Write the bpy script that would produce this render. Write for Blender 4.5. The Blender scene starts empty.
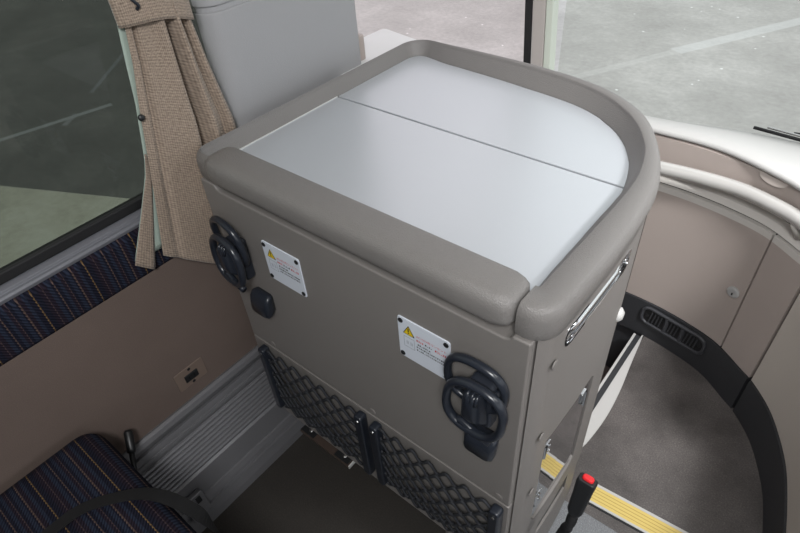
import bpy, bmesh, math, random
from mathutils import Vector, Matrix
random.seed(7)
C = bpy.context.scene.collection
ZF = 1.30            # the camera stands 1.30 m over the floor; heights below are written relative to it
pi = math.pi

# ------------------------------------------------------------------ colour / materials
def lin(c): return tuple(((v/255)/12.92 if v <= 10.3 else ((v/255+.055)/1.055)**2.4) for v in c)
def newmat(name):
    m = bpy.data.materials.new(name); m.use_nodes = True
    nt = m.node_tree; b = nt.nodes['Principled BSDF']
    return m, nt, b
def N(nt, t, **kw):
    n = nt.nodes.new(t)
    for k, v in kw.items():
        if k in n.inputs.keys(): n.inputs[k].default_value = v
        else: setattr(n, k, v)
    return n
def coords(nt, scale=(1,1,1), rot=(0,0,0)):
    tc = N(nt, 'ShaderNodeTexCoord'); mp = N(nt, 'ShaderNodeMapping')
    mp.inputs['Scale'].default_value = scale; mp.inputs['Rotation'].default_value = rot
    nt.links.new(tc.outputs['Object'], mp.inputs['Vector']); return mp.outputs['Vector']
def plain(name, rgb, rough=.5, metal=0., grain=0., gscale=900., var=.06, vscale=6., coat=0., spec=.5):
    m, nt, b = newmat(name)
    v = coords(nt)
    n = N(nt, 'ShaderNodeTexNoise', Scale=vscale, Detail=4.)
    nt.links.new(v, n.inputs['Vector'])
    mx = N(nt, 'ShaderNodeMix', data_type='RGBA')
    a = lin(rgb)
    mx.inputs[6].default_value = (*[c*(1-var) for c in a], 1); mx.inputs[7].default_value = (*[min(1, c*(1+var)) for c in a], 1)
    nt.links.new(n.outputs['Fac'], mx.inputs[0]); nt.links.new(mx.outputs[2], b.inputs['Base Color'])
    b.inputs['Roughness'].default_value = rough; b.inputs['Metallic'].default_value = metal
    b.inputs['Coat Weight'].default_value = coat; b.inputs['Specular IOR Level'].default_value = spec
    if grain:
        g = N(nt, 'ShaderNodeTexVoronoi', Scale=gscale); nt.links.new(v, g.inputs['Vector'])
        bp = N(nt, 'ShaderNodeBump', Strength=grain, Distance=.001)
        nt.links.new(g.outputs['Distance'], bp.inputs['Height']); nt.links.new(bp.outputs['Normal'], b.inputs['Normal'])
    return m
def ramp(nt, stops, interp='LINEAR'):
    r = N(nt, 'ShaderNodeValToRGB'); cr = r.color_ramp; cr.interpolation = interp
    while len(cr.elements) > 1: cr.elements.remove(cr.elements[-1])
    cr.elements[0].position = stops[0][0]; cr.elements[0].color = (*lin(stops[0][1]), 1)
    for p, c in stops[1:]:
        e = cr.elements.new(p); e.color = (*lin(c), 1)
    return r
def math_(nt, op, a, b=None, c=None):
    n = N(nt, 'ShaderNodeMath', operation=op)
    for i, q in enumerate((a, b, c)):
        if q is None: continue
        if isinstance(q, (int, float)): n.inputs[i].default_value = q
        else: nt.links.new(q, n.inputs[i])
    return n.outputs[0]

def speckle(name, base, dots, rough=.6, scale=420., big=3., bigvar=.25, amount=.5):
    m, nt, b = newmat(name); v = coords(nt)
    n1 = N(nt, 'ShaderNodeTexNoise', Scale=scale, Detail=2.); n2 = N(nt, 'ShaderNodeTexNoise', Scale=big, Detail=6., Roughness=.65)
    nt.links.new(v, n1.inputs['Vector']); nt.links.new(v, n2.inputs['Vector'])
    r = ramp(nt, [(.35, base), (.62, tuple(base[i]+(dots[i]-base[i])*amount for i in range(3))), (.75, dots)])
    nt.links.new(n1.outputs['Fac'], r.inputs['Fac'])
    mr = N(nt, 'ShaderNodeMapRange'); mr.inputs['From Min'].default_value = .3; mr.inputs['From Max'].default_value = .7
    mr.inputs['To Min'].default_value = 1-bigvar; mr.inputs['To Max'].default_value = 1+bigvar
    nt.links.new(n2.outputs['Fac'], mr.inputs['Value'])
    mx = N(nt, 'ShaderNodeMix', data_type='RGBA', blend_type='MULTIPLY'); mx.inputs[0].default_value = 1
    nt.links.new(r.outputs['Color'], mx.inputs[6]); nt.links.new(mr.outputs['Result'], mx.inputs[7])
    nt.links.new(mx.outputs[2], b.inputs['Base Color']); b.inputs['Roughness'].default_value = rough
    return m

def striped(name, axis, weave, period=.085):
    """dark navy moquette with thin brown and orange stripes at fixed distances along one axis"""
    m, nt, b = newmat(name); v = coords(nt)
    s = N(nt, 'ShaderNodeSeparateXYZ'); nt.links.new(v, s.inputs[0])
    q = s.outputs[axis]
    wv = N(nt, 'ShaderNodeTexWave', Scale=weave, Distortion=1.0, wave_profile='SIN'); wv.bands_direction = 'DIAGONAL'
    nt.links.new(v, wv.inputs['Vector'])
    jit = math_(nt, 'MULTIPLY', math_(nt, 'SUBTRACT', wv.outputs['Fac'], .5), .0010)
    t = math_(nt, 'FRACT', math_(nt, 'DIVIDE', math_(nt, 'ADD', math_(nt, 'ADD', q, jit), 5.), period))
    nv, pu, bl = (27, 28, 39), (35, 30, 39), (36, 41, 55)
    br, og, rd = (78, 64, 60), (100, 80, 54), (64, 52, 54)
    r = ramp(nt, [(0, nv), (.05, og), (.068, nv), (.17, pu), (.24, rd), (.256, pu), (.33, bl), (.40, nv), (.44, br), (.46, nv),
                  (.52, bl), (.58, pu), (.63, rd), (.645, nv), (.70, bl), (.77, nv), (.80, br), (.826, pu), (.90, bl), (.96, nv)], 'CONSTANT')
    nt.links.new(t, r.inputs['Fac'])
    w2 = N(nt, 'ShaderNodeTexChecker', Scale=weave*3.4); nt.links.new(v, w2.inputs['Vector'])
    mr = N(nt, 'ShaderNodeMapRange'); mr.inputs['To Min'].default_value = .55; mr.inputs['To Max'].default_value = 1.35
    nt.links.new(wv.outputs['Fac'], mr.inputs['Value'])
    mx = N(nt, 'ShaderNodeMix', data_type='RGBA', blend_type='MULTIPLY'); mx.inputs[0].default_value = 1
    nt.links.new(r.outputs['Color'], mx.inputs[6]); nt.links.new(mr.outputs['Result'], mx.inputs[7])
    nt.links.new(mx.outputs[2], b.inputs['Base Color']); b.inputs['Roughness'].default_value = .95; b.inputs['Specular IOR Level'].default_value = .1
    bp = N(nt, 'ShaderNodeBump', Strength=.4, Distance=.001); nt.links.new(wv.outputs['Fac'], bp.inputs['Height']); nt.links.new(bp.outputs['Normal'], b.inputs['Normal'])
    return m

def weave(name, a, c, scale=420.):
    m, nt, b = newmat(name)
    tc = N(nt, 'ShaderNodeTexCoord'); v = tc.outputs['UV']
    s = N(nt, 'ShaderNodeSeparateXYZ'); nt.links.new(v, s.inputs[0])
    u1 = math_(nt, 'SINE', math_(nt, 'MULTIPLY', s.outputs[0], scale*2*pi)); v1 = math_(nt, 'SINE', math_(nt, 'MULTIPLY', s.outputs[1], scale*2*pi))
    n = N(nt, 'ShaderNodeTexNoise', Scale=90., Detail=3.); nt.links.new(v, n.inputs['Vector'])
    mp = N(nt, 'ShaderNodeMapping'); mp.inputs['Scale'].default_value = (1, 3.2, 1); nt.links.new(v, mp.inputs['Vector'])
    n.inputs['Scale'].default_value = 140.; nt.links.new(mp.outputs['Vector'], n.inputs['Vector'])
    pr = math_(nt, 'ADD', math_(nt, 'MULTIPLY', u1, .5), math_(nt, 'MULTIPLY', v1, .5))
    f = math_(nt, 'ADD', math_(nt, 'MULTIPLY', pr, .20), n.outputs['Fac'])
    r = ramp(nt, [(.15, a), (.85, c)]); nt.links.new(f, r.inputs['Fac']); nt.links.new(r.outputs['Color'], b.inputs['Base Color'])
    b.inputs['Roughness'].default_value = .8; b.inputs['Sheen Weight'].default_value = .2
    bp = N(nt, 'ShaderNodeBump', Strength=.5, Distance=.0008); nt.links.new(pr, bp.inputs['Height']); nt.links.new(bp.outputs['Normal'], b.inputs['Normal'])
    return m

def glassmat(name, tint, refl=.06, rough=0.):
    m = bpy.data.materials.new(name); m.use_nodes = True; nt = m.node_tree
    nt.nodes.remove(nt.nodes['Principled BSDF']); out = nt.nodes['Material Output']
    t = N(nt, 'ShaderNodeBsdfTransparent'); t.inputs['Color'].default_value = (*tint, 1)
    g = N(nt, 'ShaderNodeBsdfGlossy'); g.inputs['Roughness'].default_value = rough
    fr0 = N(nt, 'ShaderNodeLayerWeight'); fr0.inputs['Blend'].default_value = .5
    fr = math_(nt, 'ADD', math_(nt, 'MULTIPLY', math_(nt, 'POWER', fr0.outputs['Facing'], 5.), .5), .015)
    mx = N(nt, 'ShaderNodeMixShader')
    nt.links.new(fr, mx.inputs[0]); nt.links.new(t.outputs[0], mx.inputs[1]); nt.links.new(g.outputs[0], mx.inputs[2])
    nt.links.new(mx.outputs[0], out.inputs['Surface']); return m

M = {}
M['leather'] = plain('grained_grey_plastic', (118, 115, 113), .40, grain=.5, gscale=650, var=.03)
M['panel'] = plain('cabinet_grey_panel', (122, 118, 115), .5, grain=.25, gscale=700, var=.03)
M['boxgrey'] = plain('pillar_box_grey', (152, 152, 154), .55, grain=.2, gscale=900, var=.02)
M['alu_top'] = plain('satin_silver_laminate', (192, 196, 201), .33, metal=.35, var=.015, vscale=3)
M['dark_edge'] = plain('dark_seam', (38, 38, 40), .6)
M['alu_edge'] = plain('pale_edge_strip', (214, 214, 212), .4, metal=.3)
M['slate'] = plain('slate_plastic', (34, 38, 46), .28, var=.04)
M['black'] = plain('black_plastic', (26, 27, 29), .4)
M['blackrub'] = plain('black_rubber', (20, 20, 22), .7)
M['string'] = plain('black_elastic', (34, 36, 41), .75)
M['lockmetal'] = plain('satin_lock_metal', (196, 196, 196), .3, metal=.5, var=.01)
M['chrome'] = plain('chrome', (225, 226, 228), .08, metal=1, var=.01)
M['screw'] = plain('steel_screw', (205, 205, 205), .25, metal=1)
M['smoked'] = plain('smoked_acrylic_door', (46, 44, 46), .05, var=.02, coat=1., spec=1.)
M['smoked'].node_tree.nodes['Principled BSDF'].inputs['IOR'].default_value = 2.1
M['plate'] = plain('white_plate', (206, 212, 222), .45, var=.01)
M['yellow'] = plain('warning_yellow', (226, 196, 20), .5, var=.02)
M['ink'] = plain('black_ink', (30, 30, 34), .6); M['red'] = plain('red_ink', (196, 38, 46), .6); M['greyink'] = plain('grey_ink', (140, 146, 156), .6)
M['red_button'] = plain('red_button', (214, 38, 44), .35)
M['white'] = plain('white_plastic', (180, 179, 177), .4, var=.015)
M['ledge'] = plain('white_ledge', (214, 214, 214), .45, var=.015)
M['fascia'] = plain('taupe_fascia', (166, 155, 149), .5, grain=.2, gscale=800, var=.02)
M['fascia2'] = plain('pale_taupe_panel', (184, 177, 169), .5, grain=.2, gscale=800, var=.02)
M['pocket'] = plain('pocket_taupe', (170, 161, 155), .5, var=.02)
M['cove'] = plain('light_grey_cove', (196, 192, 187), .45, var=.015)
M['rail'] = plain('pearl_handrail', (190, 188, 185), .18, metal=.25, var=.01, coat=.6)
M['ventgrey'] = plain('vent_charcoal', (56, 57, 61), .5)
M['skirt'] = plain('black_skirting', (46, 47, 50), .55, grain=.2, gscale=500, var=.08)
M['wallcarpet'] = speckle('brown_wall_carpet', (96, 83, 77), (110, 96, 88), .95, 700, 5, .07)
M['sillalu'] = plain('grey_aluminium_sill', (104, 105, 111), .5, metal=.2, var=.03)
M['heater'] = plain('ridged_aluminium', (114, 114, 117), .42, metal=.3, var=.05)
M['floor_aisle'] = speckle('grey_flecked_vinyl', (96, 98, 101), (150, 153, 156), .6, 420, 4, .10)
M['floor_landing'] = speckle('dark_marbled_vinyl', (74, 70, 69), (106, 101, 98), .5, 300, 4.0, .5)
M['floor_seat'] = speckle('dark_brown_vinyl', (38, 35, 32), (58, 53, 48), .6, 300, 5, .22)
M['step_floor'] = speckle('brown_step_vinyl', (104, 92, 88), (124, 112, 106), .6, 300, 4, .1)
M['stepyellow'] = plain('yellow_tread', (203, 180, 104), .6, var=.04, vscale=40)
M['treaddark'] = plain('ochre_groove', (172, 147, 78), .6)
M['stripe_wall'] = striped('navy_striped_band', 1, 95.)
M['stripe_seat'] = striped('navy_striped_seat', 1, 95.)
M['curtain'] = weave('beige_woven_curtain', (104, 90, 78), (170, 153, 137), 230.)
M['lining'] = plain('pale_green_lining', (158, 172, 162), .8, var=.03)
M['webbing'] = plain('black_webbing', (20, 20, 22), .8)
M['ceiling'] = plain('ceiling_white', (214, 212, 208), .8)
M['bracket'] = plain('brown_steel_bracket', (74, 62, 56), .45, metal=.3)
M['socketplate'] = plain('taupe_metal_plate', (132, 116, 106), .4, metal=.3)
M['orange'] = plain('orange_line', (232, 150, 40), .5)
M['pillar1'] = plain('warm_grey_pillar', (176, 170, 166), .55); M['pillar2'] = plain('pale_green_pillar', (196, 203, 192), .55)
M['seatgrey'] = plain('dark_grey_seat_shell', (48, 48, 52), .55)
M['glass_left'] = glassmat('privacy_glass', (.52, .535, .50)); M['glass_door'] = glassmat('door_glass', (.97, .93, .93)); M['glass_front'] = glassmat('windscreen_glass', (.93, .94, .92))

# ------------------------------------------------------------------ objects
def wloc(o): return Vector(o.get('_w', (0, 0, 0))) if False else WL.get(o.name, Vector((0, 0, 0)))
WL = {}
def empty(name, label, cat, loc):
    o = bpy.data.objects.new(name, None); C.objects.link(o); o.empty_display_size = .05
    o.location = (loc[0], loc[1], loc[2]+ZF); o['label'] = label; o['category'] = cat; WL[o.name] = Vector(o.location); return o
def obj(name, bm, mat, parent=None, smooth=False, label=None, cat=None, kind=None, group=None, bevel=0., seg=2, recalc=True):
    """bm holds coordinates relative to the camera height; they are stored relative to the thing's base"""
    if recalc: bmesh.ops.recalc_face_normals(bm, faces=bm.faces)
    base = WL[parent.name] if parent else None
    if base is None:
        if kind == 'structure' or not bm.verts: base = Vector((0, 0, 0))
        else:
            xs = [v.co.x for v in bm.verts]; ys = [v.co.y for v in bm.verts]; zs = [v.co.z for v in bm.verts]
            base = Vector(((min(xs)+max(xs))/2, (min(ys)+max(ys))/2, min(zs)+ZF))
    bmesh.ops.translate(bm, vec=Vector((0, 0, ZF))-base, verts=bm.verts)
    me = bpy.data.meshes.new(name); bm.to_mesh(me); bm.free()
    o = bpy.data.objects.new(name, me); C.objects.link(o)
    for m in (mat if isinstance(mat, (list, tuple)) else [mat]): me.materials.append(m)
    if smooth:
        for p in me.polygons: p.use_smooth = True
    if parent:
        o.parent = parent; o.location = base-WL[parent.name]
    else: o.location = base
    WL[o.name] = base
    if bevel:
        md = o.modifiers.new('bevel', 'BEVEL'); md.width = bevel; md.segments = seg; md.limit_method = 'ANGLE'; md.angle_limit = .6
        for p in me.polygons: p.use_smooth = True
        wn = o.modifiers.new('wn', 'WEIGHTED_NORMAL'); wn.keep_sharp = True
    if label: o['label'] = label
    if cat: o['category'] = cat
    if kind: o['kind'] = kind
    if group: o['group'] = group
    return o
def struct(name, bm, mat, parent=None, **k):
    o = obj(name, bm, mat, parent, kind=None if parent else 'structure', **k); return o

# ------------------------------------------------------------------ shapes
def B(): return bmesh.new()
def box(bm, a, b, r=0., seg=2):
    t = bmesh.new(); bmesh.ops.create_cube(t, size=1)
    for v in t.verts: v.co = Vector([(a[i]+b[i])/2+v.co[i]*(b[i]-a[i]) for i in range(3)])
    if r: bmesh.ops.bevel(t, geom=t.edges[:], offset=r, segments=seg, affect='EDGES', profile=.5)
    join(bm, t); return bm
def join(bm, t, mat_index=None):
    me = bpy.data.meshes.new('tmp'); t.to_mesh(me); t.free()
    n = len(bm.faces); bm.from_mesh(me); bpy.data.meshes.remove(me)
    if mat_index is not None:
        bm.faces.ensure_lookup_table()
        for f in bm.faces[n:]: f.material_index = mat_index
def prism(bm, pts, a, b, axis=2):
    """polygon pts (2 coords) extruded along axis from a to b"""
    def mk(p, h):
        q = list(p); q.insert(axis, h); return bm.verts.new(q)
    v0 = [mk(p, a) for p in pts]; v1 = [mk(p, b) for p in pts]; n = len(pts)
    bm.faces.new(v0); bm.faces.new(v1[::-1])
    for i in range(n): bm.faces.new((v0[i], v0[(i+1) % n], v1[(i+1) % n], v1[i]))
    return bm
def catmull(pts, n=8, closed=False):
    P = [Vector(p) for p in pts]; out = []; L = len(P)
    for i in range(L if closed else L-1):
        p0 = P[(i-1) % L] if closed or i > 0 else P[0]*2-P[1]; p1 = P[i]; p2 = P[(i+1) % L]
        p3 = P[(i+2) % L] if closed or i+2 < L else P[-1]*2-P[-2]
        for k in range(n):
            t = k/n
            out.append(.5*((2*p1)+(p2-p0)*t+(2*p0-5*p1+4*p2-p3)*t*t+(3*p1-p0-3*p2+p3)*t**3))
    if not closed: out.append(P[-1])
    return out
def tube(bm, path, r, n=10, closed=False, caps=True, flat=None):
    P = [Vector(p) for p in path]; L = len(P); rings = []; up = None
    for i, p in enumerate(P):
        a = P[(i-1) % L] if closed or i else P[0]; b = P[(i+1) % L] if closed or i < L-1 else P[-1]
        t = (b-a).normalized()
        if up is None:
            up = Vector((0, 0, 1)) if abs(t.z) < .9 else Vector((0, 1, 0))
        s = t.cross(up).normalized(); u2 = s.cross(t).normalized(); up = u2
        rr = r(i/(L-1)) if callable(r) else r
        fx, fy = flat if flat else (1, 1)
        rings.append([bm.verts.new(p+s*math.cos(2*pi*k/n)*rr*fx+u2*math.sin(2*pi*k/n)*rr*fy) for k in range(n)])
    for i in range(L if closed else L-1):
        A, D = rings[i], rings[(i+1) % L]
        for k in range(n): bm.faces.new((A[k], A[(k+1) % n], D[(k+1) % n], D[k]))
    if caps and not closed: bm.faces.new(rings[0][::-1]); bm.faces.new(rings[-1])
    return bm
def disc(bm, c, r, h, axis, n=16, bev=.25):
    """a low dome-edged button on a surface: centre of its base c, pointing along +-axis"""
    ax = Vector(axis).normalized(); s = ax.orthogonal().normalized(); u = ax.cross(s); c = Vector(c)
    rr = [(r, 0), (r, h*(1-bev)), (r*(1-bev), h), (0, h)]
    rings = [[bm.verts.new(c+ax*z+(s*math.cos(2*pi*k/n)+u*math.sin(2*pi*k/n))*q) for k in range(n)] for q, z in rr[:3]]
    bm.faces.new(rings[0][::-1])
    for A, D in zip(rings, rings[1:]):
        for k in range(n): bm.faces.new((A[k], A[(k+1) % n], D[(k+1) % n], D[k]))
    bm.faces.new(rings[-1]); return bm
def sweep(bm, path, profile, closed_prof=True, ends=True):
    """profile (d, z) swept along a 2-D path; d is measured to the left-hand side of travel"""
    P = [Vector((p[0], p[1])) for p in path]; L = len(P); rings = []
    for i, p in enumerate(P):
        d1 = (P[i]-P[i-1]).normalized() if i else (P[1]-P[0]).normalized(); d2 = (P[i+1]-P[i]).normalized() if i < L-1 else d1
        n1 = Vector((-d1.y, d1.x)); n2 = Vector((-d2.y, d2.x)); n = (n1+n2).normalized(); k = 1/max(.35, n.dot(n1))
        rings.append([bm.verts.new((p.x+n.x*d*k, p.y+n.y*d*k, z)) for d, z in (profile(p) if callable(profile) else profile)])
    m = len(rings[0])
    for i in range(L-1):
        for k in range(m if closed_prof else m-1):
            bm.faces.new((rings[i][k], rings[i][(k+1) % m], rings[i+1][(k+1) % m], rings[i+1][k]))
    if ends and closed_prof: bm.faces.new(rings[0][::-1]); bm.faces.new(rings[-1])
    return bm
def rounded(pts, r, seg=6):
    """2-D polygon with rounded corners (r one value or one per corner)"""
    out = []; n = len(pts)
    for i in range(n):
        p = Vector(pts[i]); a = (Vector(pts[i-1])-p); b = (Vector(pts[(i+1) % n])-p); rr = r[i] if isinstance(r, (list, tuple)) else r
        if rr <= 0: out.append(p); continue
        q = min(rr, a.length*.49, b.length*.49); a = a.normalized()*q; b = b.normalized()*q
        for k in range(seg+1):
            t = k/seg; out.append(p+a*(1-t)**2+b*t*t)
    return out
def roundedprof(x0, x1, z0, z1, r, seg=4):
    return [(p.x, p.y) for p in rounded([(x0, z0), (x1, z0), (x1, z1), (x0, z1)], r, seg)]
def grid(bm, f, nu, nv, uv=None):
    V = [[bm.verts.new(f(i/nu, j/nv)) for i in range(nu+1)] for j in range(nv+1)]
    lay = bm.loops.layers.uv.verify() if uv else None
    for j in range(nv):
        for i in range(nu):
            fc = bm.faces.new((V[j][i], V[j][i+1], V[j+1][i+1], V[j+1][i]))
            if uv:
                for lp, (a, b) in zip(fc.loops, ((i, j), (i+1, j), (i+1, j+1), (i, j+1))): lp[lay].uv = (a/nu*uv[0], b/nv*uv[1])
    return bm
def lerp(a, b, t): return a+(b-a)*t
def interp(x, tab):
    """piecewise-linear table of (x, y), x increasing"""
    if x <= tab[0][0]: return tab[0][1]
    for (a, b), (c, d) in zip(tab, tab[1:]):
        if x <= c: return b+(d-b)*(x-a)/(c-a)
    return tab[-1][1]
def boolean_cut(o, cutters):
    for bm in cutters:
        bmesh.ops.recalc_face_normals(bm, faces=bm.faces)
        bmesh.ops.translate(bm, vec=Vector((0, 0, ZF)), verts=bm.verts)
        me = bpy.data.meshes.new('cut'); bm.to_mesh(me); bm.free()
        c = bpy.data.objects.new('cut', me); C.objects.link(c)
        md = o.modifiers.new('b', 'BOOLEAN'); md.operation = 'DIFFERENCE'; md.solver = 'EXACT'; md.object = c
        bpy.context.view_layer.update()
        me2 = bpy.data.meshes.new_from_object(o.evaluated_get(bpy.context.evaluated_depsgraph_get()))
        o.modifiers.clear(); o.data = me2; bpy.data.objects.remove(c)

# ================================================================== CABINET
cab = empty('counter_cabinet', 'grey padded counter cabinet with silver folding top and black nets on its front', 'cabinet', (-.48, .70, -1.30))
RT = -.452                                      # top of the rim
back_r = catmull([(-.151, .56), (-.154, .65), (-.166, .737), (-.202, .832), (-.262, .919), (-.360, .976), (-.50, 1.0), (-.64, 1.006), (-.72, 1.006)], 6)
back_r = [(p.x, p.y) for p in back_r]
def rim_w(p):
    # the rim is slim along the wall side and broad along the aisle and the front of the bus
    if p.y > .96: return interp(p.x, [(-.79, .40), (-.70, .75), (-.50, 1.0)])
    if p.x < -.7: return interp(p.y, [(.45, .46), (.95, .40)])
    if p.y > .52 and p.x > -.30: return interp(p.y, [(.52, 1.03), (.62, 1.06), (.70, 1.02), (.76, .94), (.82, .87), (.86, .90), (.90, .98), (.94, 1.03)])
    if p.y < .45: return 1.15
    return 1.0
def arc(cx, cy, r, a0, a1, n=6): return [(cx+r*math.cos(math.radians(lerp(a0, a1, k/n))), cy+r*math.sin(math.radians(lerp(a0, a1, k/n)))) for k in range(n+1)]
OUT = [(-.200, .405)]+arc(-.191, .440, .036, -90, 0)+[(-.153, .48)]+back_r+arc(-.756, .951, .055, 90, 180)+[(-.8135, .60), (-.8155, .45)]+arc(-.7875, .430, .028, 180, 270)[:-1]+[(-.770, .402)]
def rimprof(p):
    w = .047*rim_w(p)
    # k = 0: broad rounded top (aisle side), 1: narrow top with an inner wall sloping to the panel (wall side and front)
    if p.x < -.7 or p.y > .93: k = 1.
    else: k = interp(p.y, [(.52, 0.), (.82, 1.)])
    tw = lerp(w-.005, max(.0098, w*interp(p.x, [(-.50, .42), (-.26, .60)])), k)
    zb = interp(p.y, [(.46, -.499), (.64, -.480)]) if p.x > -.7 else -.499
    return [(.003, zb), (.0, zb+.006), (.0, min(-.470, zb+.02)), (.0, -.4685), (.0008, -.464), (.003, -.458), (.0062, -.454), (.009, RT), (.0092+.3*max(0, tw-.0098), RT+.0005), (max(.0095, tw-.0022), RT-.0002), (max(.0097, tw-.0008), RT-.0016), (max(.0099, tw), -.4565), (lerp(w-.0006, max(.0102, tw+.0012), k), -.4595), (w-.0012, -.479), (w, -.4825), (w, -.488), (w-.004, zb)]
def rim_inner(i):
    p = Vector(OUT[i]); a = Vector(OUT[max(0, i-1)]); b = Vector(OUT[min(len(OUT)-1, i+1)]); d = (b-a).normalized()
    if p.y < .45 and p.x > -.3: return Vector((-.1995+.0005*i/8, .4515))       # all of the aisle corner turns about one inner corner
    return p+Vector((-d.y, d.x))*.047*rim_w(p)
bm = B(); rings = []
for i, q in enumerate(OUT):
    p = Vector(q); n = rim_inner(i); w = .047*rim_w(p)
    rings.append([bm.verts.new((*(p+(n-p)*(d/w)), z)) for d, z in rimprof(p)])
for A, D in zip(rings, rings[1:]):
    for k in range(len(A)): bm.faces.new((A[k], A[(k+1) % len(A)], D[(k+1) % len(A)], D[k]))
bm.faces.new(rings[0][::-1]); bm.faces.new(rings[-1])
rim = obj('rim', bm, M['leather'], cab, smooth=True, bevel=0); rim.data.set_sharp_from_angle(angle=1.1)
# body under the rim
def inset(path, d, width=None):
    P = [Vector(p) for p in path]; o = []
    for i, p in enumerate(P):
        d1 = (P[i]-P[i-1]).normalized() if i else (P[1]-P[0]).normalized(); d2 = (P[i+1]-P[i]).normalized() if i < len(P)-1 else d1
        n = (Vector((-d1.y, d1.x))+Vector((-d2.y, d2.x))).normalized(); o.append(p+n*d*(width(p) if width else 1))
    return o
side = inset(OUT[:-9], .0055)
side = [p for p in side if not (p.x < -.7 and p.y < .5)]
poly = [Vector((-.800, .432)), Vector((-.174, .432)), Vector((-.174, .4140))]+[p for p in side if p.x > -.1735 or p.y > .5]
bm = B(); prism(bm, [(p.x, p.y) for p in poly], -1.145, -.500)
bmesh.ops.bisect_plane(bm, geom=bm.verts[:]+bm.edges[:]+bm.faces[:], plane_co=(0, 0, -.95), plane_no=(0, 0, 1))
for v in bm.verts:
    if v.co.z < -1.1 and v.co.x < -.74: v.co.x += .022
body = obj('body', bm, M['panel'], cab)
# pockets in the aisle side: pull slot, glazed door, low recess
def stadium(y0, y1, z0, z1, tilt=0., seg=8, r=None):
    return [(p.x, p.y+tilt*(p.x-(y0+y1)/2)) for p in rounded([(y0, z0), (y1, z0), (y1, z1), (y0, z1)], r if r else (z1-z0)*.49, seg)]
XS = -.156
slot = stadium(.462, .652, -.549, -.517, 0)
door_hole = [(.462, -.760), (.612, -.760), (.624, -.772), (.624, -1.02), (.612, -1.03), (.475, -1.03), (.462, -1.01)]
low_hole = [(.50, -1.10), (.62, -1.085), (.62, -1.139), (.50, -1.139)]
# (cutters reach past the surface, the pockets end inside the body)
SIDE = sorted([(p.y, p.x) for p in side if p.x > -.22 and p.y > .435])
def bend(bm):
    for v in bm.verts: v.co.x += interp(v.co.y, SIDE)-XS
    return bm
cut = []
for pts, dep in ((slot, .008), (door_hole, .0045), ([(y, z) for y, z in low_hole], .006)):
    c = B(); prism(c, pts, XS-dep, XS+.05, axis=0); bend(c); cut.append(c)
loc_keep = Vector(body.location)
for c in cut: bmesh.ops.translate(c, vec=(0, 0, 0), verts=c.verts)
boolean_cut(body, cut)
for p in body.data.polygons: p.use_smooth = True
body.data.set_sharp_from_angle(angle=.5)

# plinth that carries the aisle side down to the floor
pl = [p for p in inset(OUT[:-9], .008) if p.x > -.34 and p.y > .425 and p.y < .96]
bm = B(); prism(bm, [(-.34, .45)]+[(-.163, .45)]+[(p.x, p.y) for p in pl if p.y > .46]+[(-.34, .93)], -1.298, -1.145)
obj('plinth', bm, M['panel'], cab, bevel=.003)
up = [(p.x, p.y) for p in inset(OUT[4:-9], .0055)]
obj('upper_band', sweep(B(), up, [(0, -.503), (0, -.475), (.006, -.475), (.006, -.503)]), M['panel'], cab, smooth=True).data.set_sharp_from_angle(angle=.5)
# front plates
bm = B(); prism(bm, [(-.803, -.890), (-.1765, -.890), (-.1765, -.5005), (-.2005, -.5005), (-.2035, -.507), (-.212, -.5105), (-.755, -.5105), (-.763, -.507), (-.7665, -.5005), (-.803, -.5005)], .402, .434, axis=1)
obj('front_panel', bm, M['panel'], cab, bevel=.003, seg=3)
bm = B(); prism(bm, rounded([(-.778, -1.147), (-.1765, -1.147), (-.1765, -.8935), (-.803, -.8935), (-.803, -.96)], [.025, .002, .002, .002, .05], 5), .402, .434, axis=1)
obj('front_panel', bm, M['panel'], cab, bevel=.003, seg=3)
# padded roll along the front edge
def roll():
    bm = B()
    prof = [(p.x, p.y) for p in rounded([(.390, -.490), (.450, -.490), (.450, -.443), (.390, -.443)], [.015, .004, .010, .024], 7)]
    xs = [-.766, -.763, -.756, -.745, -.70, -.6, -.5, -.4, -.3, -.225, -.213, -.206, -.203]
    ins = [.014, .007, .003, 0, 0, 0, 0, 0, 0, 0, .003, .007, .014]
    cy, cz = .423, -.468
    rings = []
    for x, i in zip(xs, ins):
        k = 1-i/.035
        rings.append([bm.verts.new((x, cy+(y-cy)*k, cz+(z-cz)*k)) for y, z in prof])
    m = len(prof)
    for a, b in zip(rings, rings[1:]):
        for k in range(m): bm.faces.new((a[k], a[(k+1) % m], b[(k+1) % m], b[k]))
    bm.faces.new(rings[0]); bm.faces.new(rings[-1][::-1]); return bm
obj('front_roll', roll(), M['leather'], cab, smooth=True)
# the two silver flaps of the top with the seam between them
PZ = -.483
innp = [p for p in inset(OUT, .046, rim_w) if p.y > .47]
def clip_poly(pts, y0, y1):
    o = []
    def cl(pts, f, inside):
        r = []
        for i in range(len(pts)):
            a, b = pts[i-1], pts[i]; fa, fb = f(a), f(b)
            if (fa >= 0) != (fb >= 0): r.append(a+(b-a)*(fa/(fa-fb)))
            if fb >= 0: r.append(b)
        return r
    o = cl(pts, lambda p: p.y-y0, 0); return cl(o, lambda p: y1-p.y, 0)
full = [Vector((-.796, .44)), Vector((-.199, .44))]+[Vector(p) for p in innp]
SEAM = .7315
bm = B(); prism(bm, [(p.x, p.y) for p in clip_poly(full, .446, SEAM-.0022)], PZ-.012, PZ)
obj('table_flap', bm, M['alu_top'], cab, bevel=.001, label='silver front half of the folding top')
bm = B(); prism(bm, [(p.x, p.y) for p in clip_poly(full, SEAM+.0022, 2)], PZ-.012, PZ)
obj('table_flap', bm, M['alu_top'], cab, bevel=.001, label='silver rear half of the folding top')
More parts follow.
